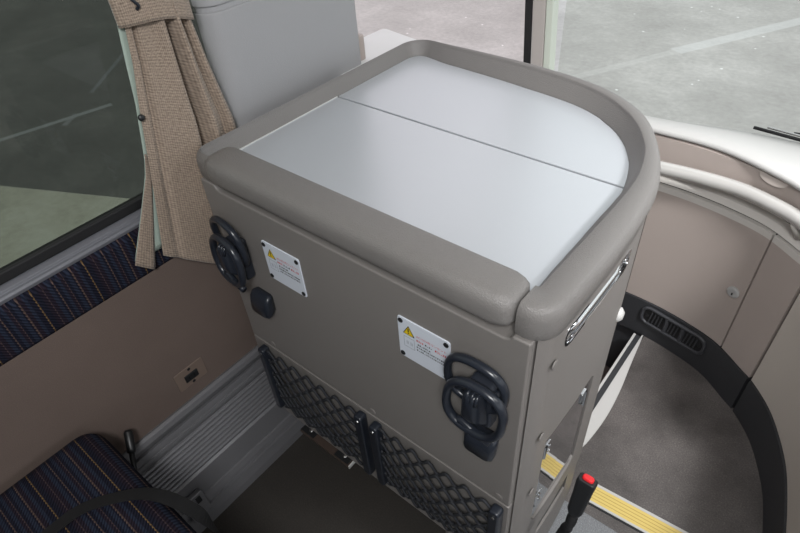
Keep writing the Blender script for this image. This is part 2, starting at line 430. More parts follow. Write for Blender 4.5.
bm = B(); prism(bm, [(p.x, p.y) for p in clip_poly(full, .446, 2)], PZ-.026, PZ-.0135)
obj('table_core', bm, M['dark_edge'], cab, label='dark backing seen in the seam of the top')
# pale edge strips left and right of the flaps
bm = B()
box(bm, (-.796, .46, PZ-.006), (-.7915, SEAM-.002, PZ+.0014)); obj('edge_strip', bm, M['alu_edge'], cab)
bm = B(); box(bm, (-.2075, .46, PZ-.006), (-.204, SEAM-.002, PZ+.0014)); obj('edge_strip', bm, M['alu_edge'], cab)
# push-in caps
def cap(x, y, z, ax): obj('screw_cap', disc(B(), (x, y, z), .0075, .0022, ax, 14), M['panel'], cab, smooth=False)
for x, z in ((-.735, -.878), (-.462, -.878), (-.196, -.876), (-.735, -1.095)): cap(x, .4025, z, (0, -1, 0))
for y, z in ((.437, -.556), (.437, -.715), (.437, -.872)): cap(-.1585, y, z, (1, 0, 0))
# pull slot: chrome liner, bar
sl = obj('pull_handle', bend(prism(B(), stadium(.464, .650, -.547, -.519, 0), XS-.0078, XS-.0070, axis=0)), M['chrome'], cab, label='polished chrome pull in a slot of the aisle side')
def ringprism(o, i, a, b):
    bm = B(); n = len(o)
    V = [[bm.verts.new((x, *p)) for p in q] for x in (a, b) for q in (o, i)]
    for k in range(n):
        j = (k+1) % n
        bm.faces.new((V[0][k], V[0][j], V[1][j], V[1][k])); bm.faces.new((V[2][k], V[2][j], V[3][j], V[3][k]))
        bm.faces.new((V[0][k], V[0][j], V[2][j], V[2][k])); bm.faces.new((V[1][k], V[1][j], V[3][j], V[3][k]))
    return bm
obj('bezel', bend(ringprism(stadium(.459, .655, -.552, -.514, 0), stadium(.463, .651, -.548, -.518, 0), XS-.004, XS+.001)), M['chrome'], sl)
bm = B(); tube(bm, [(XS-.007, .475, -.537), (XS-.004, .50, -.537), (XS-.004, .61, -.537), (XS-.007, .64, -.537)], .006, 10, flat=(.7, 1)); obj('grip_bar', bend(bm), M['chrome'], sl, smooth=True)
# smoked door with hinges and latch
sd = obj('smoked_door', bend(prism(B(), [(y+(.0035 if y < .54 else -.0035), z+(.0035 if z < -.9 else -.0035)) for y, z in door_hole], XS-.0044, XS-.0028, axis=0)), M['smoked'], cab, label='dark glossy door reflecting the floor')
for z in (-.80, -.955):
    bm = B(); box(bm, (XS-.0042, .467, z-.014), (XS-.0022, .486, z+.014), .0005)
    tube(bm, [(XS-.002, .469, z-.016), (XS-.002, .469, z+.016)], .0035, 10)
    disc(bm, (XS-.0022, .480, z-.007), .0032, .003, (1, 0, 0), 10); disc(bm, (XS-.0022, .480, z+.007), .0032, .003, (1, 0, 0), 10)
    obj('hinge', bend(bm), M['chrome'], sd)
bm = B(); box(bm, (XS-.0042, .588, -.81), (XS-.001, .604, -.785), .001); tube(bm, [(XS-.0005, .600, -.824), (XS-.0005, .600, -.786)], .003, 10); obj('latch', bend(bm), M['chrome'], sd)
obj('lower_recess', prism(B(), [(.503, -1.103), (.617, -1.0885), (.617, -1.136), (.503, -1.136)], XS-.0058, XS-.0050, axis=0), M['black'], cab, label='dark low recess beside the floor')
bm = B(); tube(bm, [(XS-.004, .503, -1.102), (XS-.004, .617, -1.0875)], .002, 8); obj('recess_trim', bm, M['chrome'], cab)
bm = B(); disc(bm, (-.169, .705, -.70), .013, .012, (1, .1, 0), 18, .5); obj('door_stop', bm, M['white'], cab, smooth=True, label='small white rubber bumper')
# net pockets
def net(x0, x1, zt, zb):
    root = None
    bar = []
    for x, nm in ((x0+.011, 0), (x1-.011, 1)):
        bm = B(); prism(bm, rounded([(x-.010, zb), (x+.010, zb), (x+.010, zt), (x-.010, zt)], .008, 5), .383, .4025, axis=1)
        if root is None:
            root = obj('net_pocket', bm, M['slate'], cab, bevel=.004, seg=3)
        else: obj('side_bar', bm, M['slate'], root, bevel=.004, seg=3)
        bm = B(); disc(bm, (x, .3832, zt-.014), .0035, .0018, (0, -1, 0), 10); obj('screw', bm, M['screw'], root)
    bm = B(); rows = 9; nx = 110; xa, xb = x0+.014, x1-.014; cells = 6.8
    ztop, zbot = zt-.010, zb+.008
    for k in range(rows+1):
        for ph in (0, 1):
            pts = []
            for i in range(nx+1):
                t = i/nx; s = math.sin(pi*min(1, max(0, t)))**.5
                bulge = .014*s*math.sin(pi*(k+.5)/(rows+1))+.004
                zc = lerp(ztop, zbot, k/rows); amp = .0104*min(1, s*1.6)
                w = math.sin(t*cells*2*pi+(pi if k % 2 else 0))
                pts.append((lerp(xa, xb, t), .399-bulge-.0008*ph, zc+amp*w*(1 if ph else .80)+.0022*(ph-.5)))
            tube(bm, pts, .0027, 6)
    obj('net', bm, M['string'], root, smooth=True, label='black elastic netting')
    return root
net(-.776, -.478, -.900, -1.105); net(-.462, -.182, -.900, -1.105)
# folding cup holders with a coat hook below each
def ring_pts(cx, cz, w, h, y, lean=0., n=44):
    o = []
    for i in range(n):
        a = 2*pi*i/n; c, s = math.cos(a), math.sin(a); e = .78
        x = math.copysign(abs(c)**e, c)*w/2; z = math.copysign(abs(s)**e, s)*h/2
        o.append((cx+x+.10*z, y+lean*z, cz+z))
    return o
def cup_holder(cx, turn=0., kdx=0.):
    ca_, sa_ = math.cos(turn), math.sin(turn)
    def T_(bm):
        for v in bm.verts:
            dx, dy = v.co.x-cx, v.co.y-.372; v.co.x = cx+dx*ca_-dy*sa_; v.co.y = .372+dx*sa_+dy*ca_
        return bm
    bm = B()
    box(bm, (cx-.0195, .380, -.676), (cx+.0175, .4025, -.590), .006, 3)
    base = obj('cup_holder', bm, M['slate'], cab, smooth=False, bevel=0)
    bm = B()
    hub = [(.3865, .018, -.672, -.602), (.376, .016, -.664, -.597), (.366, .014, -.654, -.592), (.359, .0115, -.646, -.594), (.356, .008, -.638, -.602)]
    rings = []
    for y, w, z0, z1 in hub:
        rings.append([bm.verts.new((cx-.003+p.x, y, p.y)) for p in rounded([(-w, z0), (w, z0), (w*.85, z1), (-w*.85, z1)], .008, 4)])
    for a, b in zip(rings, rings[1:]):
        for k in range(len(a)): bm.faces.new((a[k], a[(k+1) % len(a)], b[(k+1) % len(a)], b[k]))
    bm.faces.new(rings[0][::-1]); bm.faces.new(rings[-1])
    for dx in (-.007, 0, .007): tube(bm, [(cx+dx, .3585, -.604), (cx+dx, .361, -.594), (cx+dx, .368, -.589)], .003, 8)
    obj('hub', bm, M['slate'], base, smooth=True)
    # upper ring stands off above, lower ring in front of the hub
    bm = B(); tube(bm, ring_pts(cx-.009, -.597, .086, .094, .383, -.10), .0056, 12, closed=True, flat=(1, 1.15)); obj('upper_ring', T_(bm), M['slate'], base, smooth=True)
    bm = B(); tube(bm, ring_pts(cx+.001, -.6235, .084, .096, .365, .02), .0058, 12, closed=True, flat=(1, 1.2))
    tube(bm, [(cx-.030, .366, -.668), (cx-.015, .3655, -.664), (cx+.0, .366, -.672), (cx+.028, .366, -.676)], .0062, 10)
    obj('lower_ring', T_(bm), M['slate'], base, smooth=True)
    bm = B()
    for s in (-1, 1):
        bm = B(); tube(bm, [(cx+s*.017, .395, -.606), (cx+s*.019, .389, -.604), (cx+s*.026, .383, -.612), (cx+s*.036, .380, -.616)], .0055, 10); obj('ring_arm', bm, M['slate'], base, smooth=True)
    # hook
    bm = B(); kx = cx+.004+kdx; rings = []
    for y, w, z0, z1, dz in ((.4025, .025, -.752, -.708, 0), (.392, .028, -.757, -.707, 0), (.384, .0275, -.759, -.715, 0), (.379, .023, -.755, -.728, 0)):
        rings.append([bm.verts.new((kx+p.x, y, p.y)) for p in rounded([(-w*.9, z0), (w*.9, z0), (w, z1), (-w*.8, z1)], .009, 4)])
    for a, b in zip(rings, rings[1:]):
        for k in range(len(a)): bm.faces.new((a[k], a[(k+1) % len(a)], b[(k+1) % len(a)], b[k]))
    bm.faces.new(rings[0][::-1]); bm.faces.new(rings[-1])
    obj('coat_hook', bm, M['slate'], cab, smooth=True)
cup_holder(-.732, -.10, .019); cup_holder(-.2265, 0., -.006)
# warning plates
def text(body, size, loc, mat, parent, name, bold=0., width=None):
    cu = bpy.data.curves.new(name, 'FONT'); cu.body = body; cu.size = size; cu.offset = bold; cu.resolution_u = 2
    o = bpy.data.objects.new(name, cu); C.objects.link(o); bpy.context.view_layer.update()
    me = bpy.data.meshes.new_from_object(o.evaluated_get(bpy.context.evaluated_depsgraph_get())); bpy.data.objects.remove(o)
    xs = [v.co.x for v in me.vertices] or [0, 1]
    k = width/(max(xs)-min(xs)) if width else 1
    bm = bmesh.new(); bm.from_mesh(me); bpy.data.meshes.remove(me)
    for v in bm.verts: v.co = Vector((loc[0]+(v.co.x-min(xs))*k, loc[1], loc[2]+v.co.y*k))
    return bm
def sign(x0, x1, zt, zb):
    bm = B(); prism(bm, rounded([(x0, zb), (x1, zb), (x1, zt), (x0, zt)], .005, 5), .4000, .4025, axis=1)
    s = obj('warning_plate', bm, M['plate'], cab, bevel=.0006, label='white screwed warning plate with yellow triangle')
    for x in (x0+.006, x1-.006):
        for z in (zt-.007, zb+.007):
            bm = B(); disc(bm, (x, .4001, z), .0042, .0022, (0, -1, 0), 14, .4); obj('screw', bm, M['black'], s, smooth=False)
    y = .3997
    def tri(k, yy, cx, cz):
        bm = B(); prism(bm, rounded([(cx-.0105*k, cz-.0085*k), (cx+.0105*k, cz-.0085*k), (cx, cz+.0105*k)], .0012, 3), yy, yy+.0002, axis=1); return bm
    tx, tz = x0+.0195, zt-.0215
    obj('triangle_outline', tri(1.0, y, tx, tz), M['ink'], s); obj('triangle', tri(.80, y-.0003, tx, tz-.0004), M['yellow'], s)
    bm = B(); box(bm, (tx-.0011, y-.0006, tz-.0012), (tx+.0011, y-.0004, tz+.0052)); box(bm, (tx-.0011, y-.0006, tz-.0048), (tx+.0011, y-.0004, tz-.0026)); obj('exclamation_mark', bm, M['ink'], s)
    # socket pictogram
    px0, px1, pz0, pz1 = x0+.010, x0+.029, zt-.0565, zt-.0355
    bm = B()
    for a, b in (((px0, pz0), (px1, pz0+.0006)), ((px0, pz1-.0006), (px1, pz1)), ((px0, pz0), (px0+.0006, pz1)), ((px1-.0006, pz0), (px1, pz1))): box(bm, (a[0], y, a[1]), (b[0], y+.0002, b[1]))
    cx = (px0+px1)/2; cz = (pz0+pz1)/2
    for dx in (-.0045, .0025):
        box(bm, (cx+dx, y, cz-.004), (cx+dx+.0008, y+.0002, cz+.003)); box(bm, (cx+dx+.0022, y, cz-.004), (cx+dx+.003, y+.0002, cz+.002))
    obj('socket_drawing', bm, M['greyink'], s)
    wt = x1-x0-.039
    bm = text('AC100V用コンセント', .0085, (x0+.033, y, zt-.0255), None, s, 't', width=wt); obj('red_text', bm, M['red'], s, recalc=False)
    # the small print is too small to read in the photograph: rows of tiny strokes
    rnd = random.Random(3)
    def row(z, h, x_a, x_b):
        x = x_a
        while x < x_b-.0026:
            w = .0024
            box(bm, (x, y, z), (x+w, y+.0002, z+h*.18)); box(bm, (x+rnd.choice((0, .0009, .0018)), y, z), (x+rnd.choice((.0009, .0018, .0024)), y+.0002, z+h))
            if rnd.random() < .6: box(bm, (x, y, z+h*.75), (x+w, y+.0002, z+h*.95))
            x += .0032
    xa = x0+.033; xe = x1-.005
    bm = B(); row(zt-.0335, .0032, xa, xa+.013); obj('red_text', bm, M['red'], s)
    bm = B(); row(zt-.0340, .0036, xe-.020, xe); obj('red_text', bm, M['red'], s)
    bm = B(); row(zt-.0335, .0032, xa+.015, xe-.022); row(zt-.0410, .0027, xa+.002, xa+.026); row(zt-.0470, .0028, xa, xe-.001); row(zt-.0530, .0028, xa, xe-.002); obj('small_print', bm, M['ink'], s)
sign(-.668, -.577, -.570, -.653); sign(-.377, -.287, -.570, -.653)
# angle bracket under the front
bm = B(); box(bm, (-.708, .386, -1.157), (-.552, .44, -1.149), .001); br = obj('floor_bracket', bm, M['bracket'], cab)
for x in (-.688, -.580):
    bm = B(); box(bm, (x-.020, .388, -1.149), (x+.022, .414, -1.1475), .0005); p = obj('pad', bm, M['black'], br)
    bm = B(); disc(bm, (x+.004, .400, -1.1475), .004, .002, (0, 0, 1), 12, .4); obj('screw', bm, M['screw'], br)
bm = B(); box(bm, (-.5535, .386, -1.157), (-.551, .416, -1.146), .0006); obj('flange', bm, M['alu_edge'], br)

# ================================================================== LEFT WALL
XW = -.86
bm = B(); box(bm, (XW-.06, -1.6, -.993), (XW, 1.04, -.655)); struct('wall_left', bm, M['wallcarpet'])
# striped cloth band, gently padded
bm = B(); prism(bm, [(XW-.05, -.657), (XW-.002, -.657), (XW+.0035, -.648), (XW+.005, -.61), (XW+.0035, -.572), (XW-.002, -.562), (XW-.05, -.562)], -1.6, 1.04, axis=1); struct('trim_1', bm, M['stripe_wall'])
# aluminium window sill, stepped
bm = B(); prism(bm, [(XW-.06, -.562), (XW-.001, -.562), (XW, -.556), (XW-.003, -.5525), (XW-.007, -.5515), (XW-.008, -.547), (XW-.014, -.544), (XW-.018, -.542), (XW-.06, -.542)], -1.6, 1.04, axis=1); struct('trim_2', bm, M['sillalu'], bevel=.001)
# window
bm = B(); box(bm, (XW-.03, -1.6, -.542), (XW-.015, .56, -.523), .003); box(bm, (XW-.03, .54, -.542), (XW-.015, .56, .36)); gk = struct('window_1', bm, M['blackrub'])
bm = B(); box(bm, (XW-.026, -1.6, -.530), (XW-.021, .55, .36)); struct('glass', bm, M['glass_left'], gk)
bm = B(); box(bm, (XW-.06, -2.4, .36), (XW-.0, 1.5, .62)); struct('trim_3', bm, M['ceiling'])
# ridged heater sill down to the floor
P0 = Vector((XW, -.993)); P1 = Vector((-.786, -1.30)); dv = P1-P0; nn = Vector((-dv.y, dv.x)).normalized()
prof = []
def pp(t, h): q = P0+dv*t+nn*h; prof.append((q.x, q.y))
for t, h in ((0, 0), (.0, .006), (.015, .012), (.05, .013), (.085, .008), (.095, -.004), (.115, -.004), (.12, .003), (.15, .004), (.155, .0), (.175, .0), (.18, .003), (.205, .003)): pp(t, h)
for k in range(8):
    t = .235+k*.036; pp(t, -.002); pp(t+.006, .002); pp(t+.018, .0035); pp(t+.028, .0015)
for t, h in ((.53, -.001), (.545, .004), (.575, .004), (.58, -.001), (.74, -.003), (.745, .001), (.79, .003), (.80, -.003), (.835, -.003), (.84, .003), (.93, .003), (1.0, .0)): pp(t, h)
prof += [(-.80, -1.30), (-.92, -1.30), (-.92, -.993)]
bm = B(); prism(bm, prof, -1.6, 1.04, axis=1); struct('baseboard_left', bm, M['heater'])
# front end of the left wall: pillar box
pb = empty('pillar_box', 'tall grey moulded box behind the beige curtain at the window pillar', 'pillar box', (-.92, .71, -.541))
def boxpoly(d): return [(p.x, p.y) for p in rounded([(-.99, .525+d), (-.850-d, .525+d), (-.850-d, .872-d), (-.99, .872-d)], [.01, .045, .012, .01], 8)]
bm = B(); prism(bm, boxpoly(0), -.541, -.281); obj('lower_cover', bm, M['boxgrey'], pb, bevel=.003)
bm = B(); prism(bm, boxpoly(.003), -.282, -.272); obj('seam', bm, M['boxgrey'], pb)
bm = B(); prism(bm, boxpoly(0), -.273, .36); obj('upper_cover', bm, M['boxgrey'], pb, bevel=.004, seg=3)
bm = B(); prism(bm, [(p.x, p.y) for p in rounded([(-.99, .873), (-.862, .873), (-.862, .90), (-.99, .90)], .012)], -.541, -.425); obj('rear_lug', bm, M['fascia'], pb, bevel=.004)
# white ledge in front of the cabinet
bm = B(); prism(bm, rounded([(-.96, .80), (-.815, .80), (-.815, .965), (-.79, 1.012), (-.64, 1.014), (-.60, 1.014), (-.60, 1.024), (-.80, 1.037), (-.958, 1.067)], [.0, .0, 0, 0, 0, 0, 0, .01, .02]), -.53, -.477)
obj('window_ledge', bm, M['ledge'], None, label='flat white ledge behind the silver-topped cabinet below the door glass', cat='ledge', bevel=.006, seg=3)

# power outlet
po = empty('power_outlet', 'taupe power outlet plate with black socket on the brown wall', 'power outlet', (XW, .266, -.96))
bm = B(); prism(bm, rounded([(.232, -.958), (.300, -.958), (.300, -.907), (.232, -.907)], .003), XW-.001, XW+.002, axis=0); obj('plate', bm, M['socketplate'], po, bevel=.0006)
bm = B(); box(bm, (XW+.001, .250, -.944), (XW+.0045, .281, -.925), .0015); so = obj('socket', bm, M['black'], po)
bm = B()
for yy in (.258, .270): box(bm, (XW+.0040, yy, -.939), (XW+.0048, yy+.003, -.930))
obj('slot', bm, M['blackrub'], so)
for yy, zz in ((.266, -.914), (.266, -.952)): bm = B(); disc(bm, (XW+.0015, yy, zz), .0036, .0016, (1, 0, 0), 12, .4); obj('screw', bm, M['black'], po)

# ================================================================== CURTAIN
cu = empty('curtain', 'beige woven curtain tied back beside the left window', 'curtain', (-.835, .40, -.70))
yL = [(-.621, .306), (-.515, .331), (-.45, .345), (-.362, .364), (-.305, .378), (-.25, .387), (-.20, .385), (.36, .36)]
yR = [(-.80, .520), (-.45, .516), (-.346, .499), (-.272, .490), (-.24, .487), (-.1, .49), (.36, .56)]
def gauss(x, c, w): return math.exp(-((x-c)/w)**2)
def folds(u, z):
    s = min(1, max(0, (z+.72)/.48))              # 0 at the hem, 1 at the tie
    d = .010*math.sin(pi*u)+.0025*math.sin(u*8+z*17)*math.sin(pi*u)
    d -= .030*gauss(u, .60-.05*(1-s), .05)*min(1, 1.25*s+.15)
    d += .010*gauss(u, .47, .10)*s+.013*gauss(u, .71-.03*(1-s), .06)
    d -= .013*gauss(u, .86, .035)*s
    d += .007*gauss(u, .94, .04)
    d -= .010*gauss(u, .115, .028)*(.4+.6*s)
    return d
def curt(u, v):
    zt = -.236; zl = lerp(zt, -.621, v); zr = lerp(zt, -.815, v)
    w = u; zl2 = lerp(zl, zr, w)
    y = lerp(interp(zl, yL), interp(zr, yR), u)
    return Vector((-.838+folds(u, zl2), y, zl2))
bm = B(); grid(bm, curt, 90, 60, (.22, .42)); fb = obj('fabric', bm, M['curtain'], cu, smooth=True, recalc=True)
md = fb.modifiers.new('s', 'SOLIDIFY'); md.thickness = .0012
def hem(u, v):
    p = curt(u, lerp(.955, .985, v)); return p+Vector((.0016, 0, 0))
bm = B(); tube(bm, [curt(i/60, .958)+Vector((.0006, 0, 0)) for i in range(61)], .0011, 5); obj('hem_stitch', bm, M['curtain'], cu, smooth=True)
def curt_up(u, v):
    z = lerp(.358, -.222, v); y = lerp(interp(z, yL), interp(z, yR), u)
    return Vector((-.836+.016*math.sin(u*22)*(.4+.6*(1-v))+.006*math.sin(pi*u), y, z))
bm = B(); grid(bm, curt_up, 80, 20, (.22, .6)); fu = obj('upper_fabric', bm, M['curtain'], cu, smooth=True)
md = fu.modifiers.new('s', 'SOLIDIFY'); md.thickness = .0012
def band(u, v):
    a = u*pi; z = lerp(-.214, -.252, v)-.022*(u)+.010*math.sin(pi*u)
    y = lerp(.379, .494, u)
    return Vector((-.838+.022*math.sin(pi*u)**.6, y, z))
bm = B(); grid(bm, band, 40, 6, (.2, .04)); tb = obj('tie_band', bm, M['curtain'], cu, smooth=True)
md = tb.modifiers.new('s', 'SOLIDIFY'); md.thickness = .003
bm = B(); tube(bm, catmull([(-.815, .396, -.212), (-.812, .400, -.219), (-.814, .405, -.226), (-.818, .403, -.231)], 4), .0025, 8); obj('tie_hook', bm, M['slate'], cu, smooth=True)
# pale lining at the free edge and a turned-over flap of fabric
eL = [(-.612, .257), (-.536, .300), (-.476, .333), (-.447, .3435), (-.36, .3632), (-.303, .3715), (-.242, .3815)]
def lining(u, v):
    z = lerp(-.242, -.606-.006*u, v); return Vector((-.8455, lerp(interp(z, eL), interp(z, yL)+.012, u), z))
bm = B(); grid(bm, lining, 4, 30); ln = obj('lining', bm, M['lining'], cu, smooth=True)
md = ln.modifiers.new('s', 'SOLIDIFY'); md.thickness = .001
def flap(u, v):
    z0 = lerp(-.44, -.612, v); wd = lerp(.003, .028, v)
    y = lerp(interp(z0, eL), interp(z0, eL)+wd, u); return Vector((-.8435, y, z0-.03*u*v))
bm = B(); grid(bm, flap, 4, 24, (.03, .18)); fl = obj('edge_flap', bm, M['curtain'], cu, smooth=True)
md = fl.modifiers.new('s', 'SOLIDIFY'); md.thickness = .001
bm = B(); disc(bm, (-.8335, .3585, -.379), .0052, .004, (1, -.2, .2), 14, .4); obj('snap_button', bm, M['black'], cu, smooth=True)

# ================================================================== FLOORS
def slab(pts, z, th=.04):
    bm = B(); prism(bm, pts, z-th, z); return bm
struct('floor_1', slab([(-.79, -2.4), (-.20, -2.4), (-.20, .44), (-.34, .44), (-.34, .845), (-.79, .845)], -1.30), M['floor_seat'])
YS = .715
struct('floor_2', slab([(-.20, -2.4), (1.4, -2.4), (1.4, .712), (-.20, .68)], -1.30), M['floor_aisle'])
struct('floor_3', slab([(-.20, .68), (1.4, .712), (1.4, 1.34), (-.205, 1.34), (-.213, 1.3), (-.20, .845), (-.34, .845), (-.34, .44), (-.20, .44)], -1.30), M['floor_landing'])
struct('floor_4', slab([(-1.0, .84), (-.20, .84), (-.20, 1.6), (-1.0, 1.6)], -1.52), M['step_floor'])
bm = B(); box(bm, (-1.0, .835, -1.52), (-.20, .845, -1.302)); struct('trim_4', bm, M['skirt'])
bm = B(); box(bm, (-.2145, .845, -1.52), (-.205, 1.34, -1.31)); struct('trim_5', bm, M['skirt'])
bm = B(); box(bm, (-1.0, 1.290, -1.52), (-.216, 1.300, -1.30)); struct('trim_6', bm, M['skirt'])
# metal edging along the stepwell
eg = empty('stepwell_edging', 'white and grey metal edging along the stepwell beside the cabinet', 'edge trim', (-.21, 1.07, -1.30))
bm = B(); box(bm, (-.240, .846, -1.309), (-.233, 1.262, -1.296), .0015); obj('bead', bm, M['white'], eg)
bm = B(); box(bm, (-.233, .846, -1.309), (-.218, 1.262, -1.2985)); obj('dark_strip', bm, M['skirt'], eg)
bm = B()
rt = catmull([(-.203, .80), (-.190, .845), (-.183, .94), (-.188, 1.04), (-.202, 1.155), (-.2145, 1.268)], 6)
prism(bm, [(-.218, .846), (-.210, .81)]+[(p.x, p.y) for p in rt]+[(-.218, 1.268)], -1.2985, -1.2965); obj('white_strip', bm, M['white'], eg)
bm = B(); box(bm, (-.36, 1.17, -1.519), (-.235, 1.182, -1.517)); obj('step_marking', bm, M['orange'], None, label='short orange line on the lower step of the stepwell', cat='marking')
# yellow step edge strip
se = empty('step_edge_strip', 'yellow ribbed anti-slip strip edged in white across the grey floor', 'step strip', (.4, .74, -1.30))
def slope_y(x, o): return .7335+.066*(x+.13)+o
def strip(x0, x1, o0, o1, z): 
    return prism(B(), [(x0, slope_y(x0, o0)), (x1, slope_y(x1, o0)), (x1, slope_y(x1, o1)), (x0, slope_y(x0, o1))], -1.30, z)
xa, xb = -.155, 1.35
obj('yellow_tread', strip(xa, xb, -.020, .020, -1.2965), M['stepyellow'], se)
bm = B()
for o in (-.012, -.004, .004, .012):
    t = strip(xa, xb, o-.0008, o+.0008, -1.2961); join(bm, t)
obj('rib', bm, M['treaddark'], se)
obj('white_edge', strip(xa, xb, .020, .0265, -1.296), M['white'], se); obj('white_edge', strip(xa, xb, -.0255, -.020, -1.296), M['white'], se)
obj('dark_edge', strip(xa, xb, -.0295, -.0255, -1.2975), M['black'], se)

# ================================================================== FRONT: curved panels, dashboard, handrail
Wc = [(-.80, 1.27), (-.60, 1.275), (-.42, 1.28), (-.30, 1.279), (-.208, 1.274), (-.12, 1.258), (-.038, 1.231), (.035, 1.180), (.077, 1.147), (.13, 1.082), (.178, .985), (.203, .90), (.225, .78), (.24, .62), (.25, .45)]
Ws = [(p.x, p.y) for p in catmull(Wc, 8)]
def path_between(xa, xb):
    n = []
    for a, b in zip(Ws, Ws[1:]):
        if a[0] < xa <= b[0]:
            t = (xa-a[0])/(b[0]-a[0]); n.append((xa, lerp(a[1], b[1], t)))
        if xa < b[0] < xb: n.append(b)
        if a[0] < xb <= b[0]:
            t = (xb-a[0])/(b[0]-a[0]); n.append((xb, lerp(a[1], b[1], t)))
    return n
def cut_path(x0, x1=None, y1=None):
    return [p for p in Ws if p[0] >= x0 and (x1 is None or p[0] <= x1) and (y1 is None or p[1] >= y1)]
def wall_band(path, z0, z1, d0=0., d1=-.02):
    """a curved band; negative d lies behind the visible face"""
    return sweep(B(), path, [(d0, z0), (d0, z1), (d1, z1), (d1, z0)])
# travelling to +x along the wall the left-hand side is forward, so the room side is negative d
def band2(path, z0, z1, face=0., th=.02): return sweep(B(), path, [(-face, z0), (-face, z1), (th, z1), (th, z0)])
Z_SK = -1.174; Z_ST = -.822; Z_SEAM = -.800; Z_RAIL = -.745
struct('baseboard_front', band2(path_between(-.799, .0600), -1.30, Z_SK, .004), M['skirt'])
struct('baseboard_front', band2(path_between(.0665, .2398), -1.30, Z_SK, .004), M['skirt'])
struct('wall_front', band2(path_between(-.8, .24), -1.30, Z_SEAM-.0005, -.012, .03), M['dark_edge'])
def two_tone(name, xa, xb, m0=None, struct_=True, parent=None):
    a = struct(name, band2(path_between(xa, xb), Z_SK+.002, Z_ST, 0, .011), m0 or M['fascia'], parent)
    b = struct('top_strip', band2(path_between(xa, xb), Z_ST, Z_SEAM-.006, .0, .011), M['cove'], a)
    return a
two_tone('trim_7', -.8, -.3000); d1 = two_tone('door_1', -.2965, -.0245); two_tone('trim_8', -.0205, .0605)
struct('trim_9', band2(path_between(.0665, .2398), Z_SK+.002, Z_SEAM-.006, .0, .011), M['fascia2'])
bm = B(); disc(bm, (-.047, 1.2365, -1.000), .0155, .007, (-.35, -1, 0), 20, .3); lk = struct('lock', bm, M['lockmetal'], d1)
bm = B(); box(bm, (-.0508, 1.2270, -1.0055), (-.0475, 1.2296, -.9990), .001); struct('keyhole', bm, M['black'], d1)
back_ = [(p[0]+.0, p[1]+.034) for p in path_between(-.2, .2398)]
bm = B(); prism(bm, [(-.2, 1.63)]+back_+[(.262, .78), (.272, .62), (.28, .455), (1.44, .46), (1.44, 1.63)], -1.298, -.86); struct('trim_13', bm, M['fascia'])
# air vent in the skirting
av = empty('air_vent', 'long oval black air vent in the skirting by the landing floor', 'air vent', (-.13, 1.258, -1.22))
vp = path_between(-.236, -.055)
def along(path, s):
    L = [0]
    for a, b in zip(path, path[1:]): L.append(L[-1]+math.hypot(b[0]-a[0], b[1]-a[1]))
    t = s*L[-1]
    for i in range(len(path)-1):
        if t <= L[i+1] or i == len(path)-2:
            k = (t-L[i])/(L[i+1]-L[i]); a, b = path[i], path[i+1]
            d = Vector((b[0]-a[0], b[1]-a[1])).normalized(); return Vector((lerp(a[0], b[0], k), lerp(a[1], b[1], k))), Vector((d.y, -d.x))
def on_vent(s, z, out): p, n = along(vp, s); return (p.x+n.x*out, p.y+n.y*out, z)
vz0, vz1 = -1.244, -1.187
def vent_loop(k): 
    o = []
    for q in rounded([(0, vz0), (.185, vz0), (.185, vz1), (0, vz1)], .024, 8):
        cx, cz = .0925, (vz0+vz1)/2; o.append(((cx+(q.x-cx)*(1-.008*k/.0925*4))/.185, cz+(q.y-cz)*(1-k*.02/.025)))
    return o
bm = B(); tube(bm, [on_vent(s, z, .006) for s, z in vent_loop(0)], .005, 8, closed=True); obj('frame', bm, M['ventgrey'], av, smooth=True)
bm = B(); lo = vent_loop(.15); c = bm.verts.new(on_vent(.5, (vz0+vz1)/2, .0055)); vs = [bm.verts.new(on_vent(s, z, .0055)) for s, z in lo]
for k in range(len(vs)): bm.faces.new((c, vs[k], vs[(k+1) % len(vs)]))
obj('backing', bm, M['blackrub'], av)
for i in range(15):
    if i in (4, 5, 9, 10): continue
    s = .14+i*.052; bm = B(); tube(bm, [on_vent(s-.01, vz0+.010, .0085), on_vent(s+.012, vz1-.010, .0085)], .0028, 6, flat=(.6, 1.2)); obj('slat', bm, M['ventgrey'], av)
for s in (.165+4.5*.052-.01, .15+9.5*.052): bm = B(); tube(bm, [on_vent(s, vz0+.006, .008), on_vent(s, vz1-.006, .008)], .006, 6); obj('divider', bm, M['ventgrey'], av)
for s in (.075, .925): bm = B(); p = on_vent(s, (vz0+vz1)/2, .0065); nrm = along(vp, s)[1]; disc(bm, p, .005, .0015, (nrm.x, nrm.y, 0), 12, .4); obj('screw', bm, M['black'], av)

